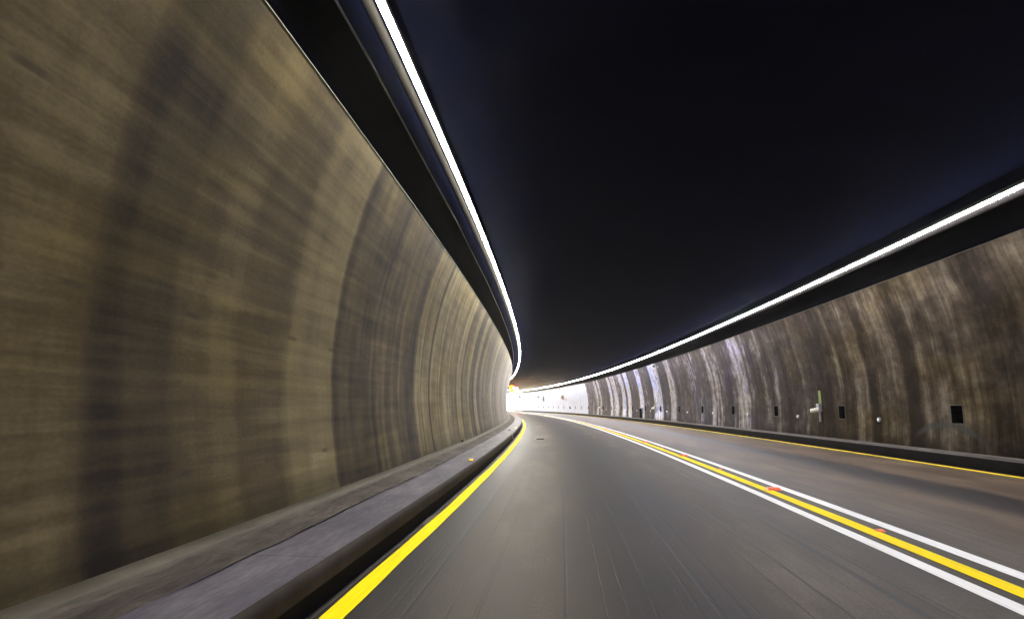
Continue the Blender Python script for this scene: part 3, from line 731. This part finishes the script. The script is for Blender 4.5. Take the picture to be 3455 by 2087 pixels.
# ------------------------------------------------------------------ signals over the lane before the exit
t = thing('traffic_signal', 'tall yellow lit signal hanging over the left lane near the exit', 'signal', pt(110, .80, 3.84), head(110))
bm = bmesh.new(); box(bm, (0, .12, .54), (.46, .22, 1.06)); link('housing', bm_mesh('housing', bm, .1), MAT['sigy'], t)
for k in range(3):
    bm = bmesh.new(); cyl(bm, (0, -.02, .2 + k * .33), .14, .14, .06, 'Y', 24); link('lens', bm_mesh('lens', bm, .005), MAT['sigy'], t)
bm = bmesh.new(); cyl(bm, (0, .12, 1.4), .03, .03, .7, 'Z', 10); link('hanger', bm_mesh('hanger', bm), MAT['darksteel'], t)
t = thing('lane_signal', 'cluster of glowing white lamps beside the yellow signal over the lane', 'signal', pt(110, 1.5, 3.84), head(110))
bm = bmesh.new(); box(bm, (.03, .16, .5), (1.0, .14, .9)); link('back_plate', bm_mesh('back_plate', bm, .02), MAT['darksteel'], t)
for x, z, rr_ in ((-.28, .72, .22), (-.16, .42, .26), (.02, .22, .22), (.18, .52, .2), (.33, .62, .17), (.34, .4, .16)):
    bm = bmesh.new(); cyl(bm, (x, .03 + .01 * (x + z), z), rr_ * .85, rr_, .1, 'Y', 24); link('lens', bm_mesh('lens', bm, .01), MAT['sigw'], t)
bm = bmesh.new(); cyl(bm, (.0, .16, 1.35), .03, .03, .8, 'Z', 10); link('hanger', bm_mesh('hanger', bm), MAT['darksteel'], t)
t = thing('red_reflection_bar', 'thin reddish bar standing in for reflected light above the signals near the exit', 'reflection', pt(110.6, 1.2, 4.98), head(110))  # solid red bar put in for a streak of reflected light
bm = bmesh.new(); box(bm, (0, 0, 0), (2.0, .12, .07)); link('bar', bm_mesh('bar', bm, .01), MAT['red'], t)
bm = bmesh.new(); [box(bm, (x, 0, .35), (.04, .04, .7)) for x in (-.8, .8)]; link('hanger', bm_mesh('hanger', bm), MAT['darksteel'], t)  # hangers added only for the stand-in reflection bar

# ------------------------------------------------------------------ outside the mouth
ES = np.arange(PORTAL, 232, 1.0)
EW = thing('retaining_wall', 'overexposed white retaining wall outside the tunnel exit', 'wall', pt(PORTAL, 8.7, 0))
ew = [(8.58, .2), (8.60, 5.2), (8.52, 5.2), (8.52, 5.4), (9.1, 5.4), (9.1, .2)]
wpart(link('face', sweep('face', ew, ES, [a[1] for a in ew], flip=True), MAT['white'], EW), EW)
EK = [(8.218, .03), (8.212, .232), (8.24, .252), (8.30, .252)]
wpart(link('painted_kerb', sweep('painted_kerb', EK, np.arange(152, 232, 1.), [0, .1, .2, .3], flip=True), MAT['paleyellow'], EW), EW)
t = thing('retaining_wall', 'retaining wall on the inner side of the bend outside the exit, hidden from view', 'wall', pt(PORTAL, -2.7, 0))
ew = [(-2.65, .2), (-2.65, 3.0), (-3.1, 3.0), (-3.1, .2)]
wpart(link('face', sweep('face', ew, ES, [a[1] for a in ew]), MAT['white'], t), t)
# headwall over the mouth
t = thing('portal_wall', 'concrete headwall above the tunnel exit', 'wall', pt(PORTAL, 3, 5))
bm = bmesh.new(); Rm = Matrix.Rotation(head(PORTAL), 4, 'Z')
box(bm, pt(PORTAL + .2, 3, 7.0), (30, .5, 4.7), Rm); box(bm, pt(PORTAL + .2, -10, 2.3), (14.2, .5, 4.68), Rm); box(bm, pt(PORTAL + .2, 15.9, 2.3), (13.4, .5, 4.68), Rm)
wpart(link('face', bm_mesh('face', bm), MAT['white'], t), t)
# hill over the tunnel
n = 46; HX = np.linspace(-160, 190, n); HY = np.linspace(-120, 150, n)
hx, hy = np.meshgrid(HX, HY, indexing='ij')
th_p = head(PORTAL); pp = pt(PORTAL, 3, 0)
dd = (hx - pp.x) * (-math.sin(th_p)) + (hy - pp.y) * math.cos(th_p)
hz = np.where(dd < -1, 9.0 + np.minimum(25, -dd * .4) + 1.6 * np.sin(hx * .11) * np.cos(hy * .09), -1.5)
V = np.stack([hx, hy, hz], -1)
tag(link('hillside', grid_mesh('hillside', V, np.stack([hx, hy], -1), skip=(hz[:-1, :-1] < 0) | (hz[1:, 1:] < 0) | (hz[1:, :-1] < 0) | (hz[:-1, 1:] < 0)), MAT['grass'], smooth=True), kind='structure')
# chevron sign and slim posts
t = thing('warning_sign', 'red and white striped warning board outside the exit beside the bend', 'sign', pt(158, 8.1, .2), head(158))
bm = bmesh.new(); box(bm, (0, 0, 3.56), (.9, .04, 1.15)); link('panel', bm_mesh('panel', bm), MAT['signwhite'], t)
bm = bmesh.new()
for z0 in (3.15, 3.75):
    v = [bm.verts.new(p) for p in ((-.42, -.026, z0 + .3), (.0, -.026, z0 - .1), (.3, -.026, z0 - .1), (-.1, -.026, z0 + .3))]; bm.faces.new(v)
    v = [bm.verts.new(p) for p in ((.0, -.026, z0 + .31), (.3, -.026, z0 + .02), (.42, -.026, z0 + .02), (.42, -.026, z0 + .31))]; bm.faces.new(v)
link('stripe', bm_mesh('stripe', bm), MAT['red'], t)
bm = bmesh.new(); cyl(bm, (0, .06, 1.8), .04, .04, 3.6, 'Z', 12); link('post', bm_mesh('post', bm), MAT['steel'], t)
for s, lb in ((148.6, 'slim grey post on the right kerb at the exit, the nearer of two'), (151.5, 'slim grey post on the right kerb at the exit, the farther of two')):
    t = thing('marker_post', lb, 'post', pt(s, 8.42, .24), head(s), 'slim posts at the exit')
    bm = bmesh.new(); cyl(bm, (0, 0, .5), .045, .04, 1.0, 'Z', 12); link('shaft', bm_mesh('shaft', bm), MAT['darksteel'], t)
    bm = bmesh.new(); cyl(bm, (0, 0, 1.03), .05, .02, .07, 'Z', 12); link('cap', bm_mesh('cap', bm), MAT['steel'], t)
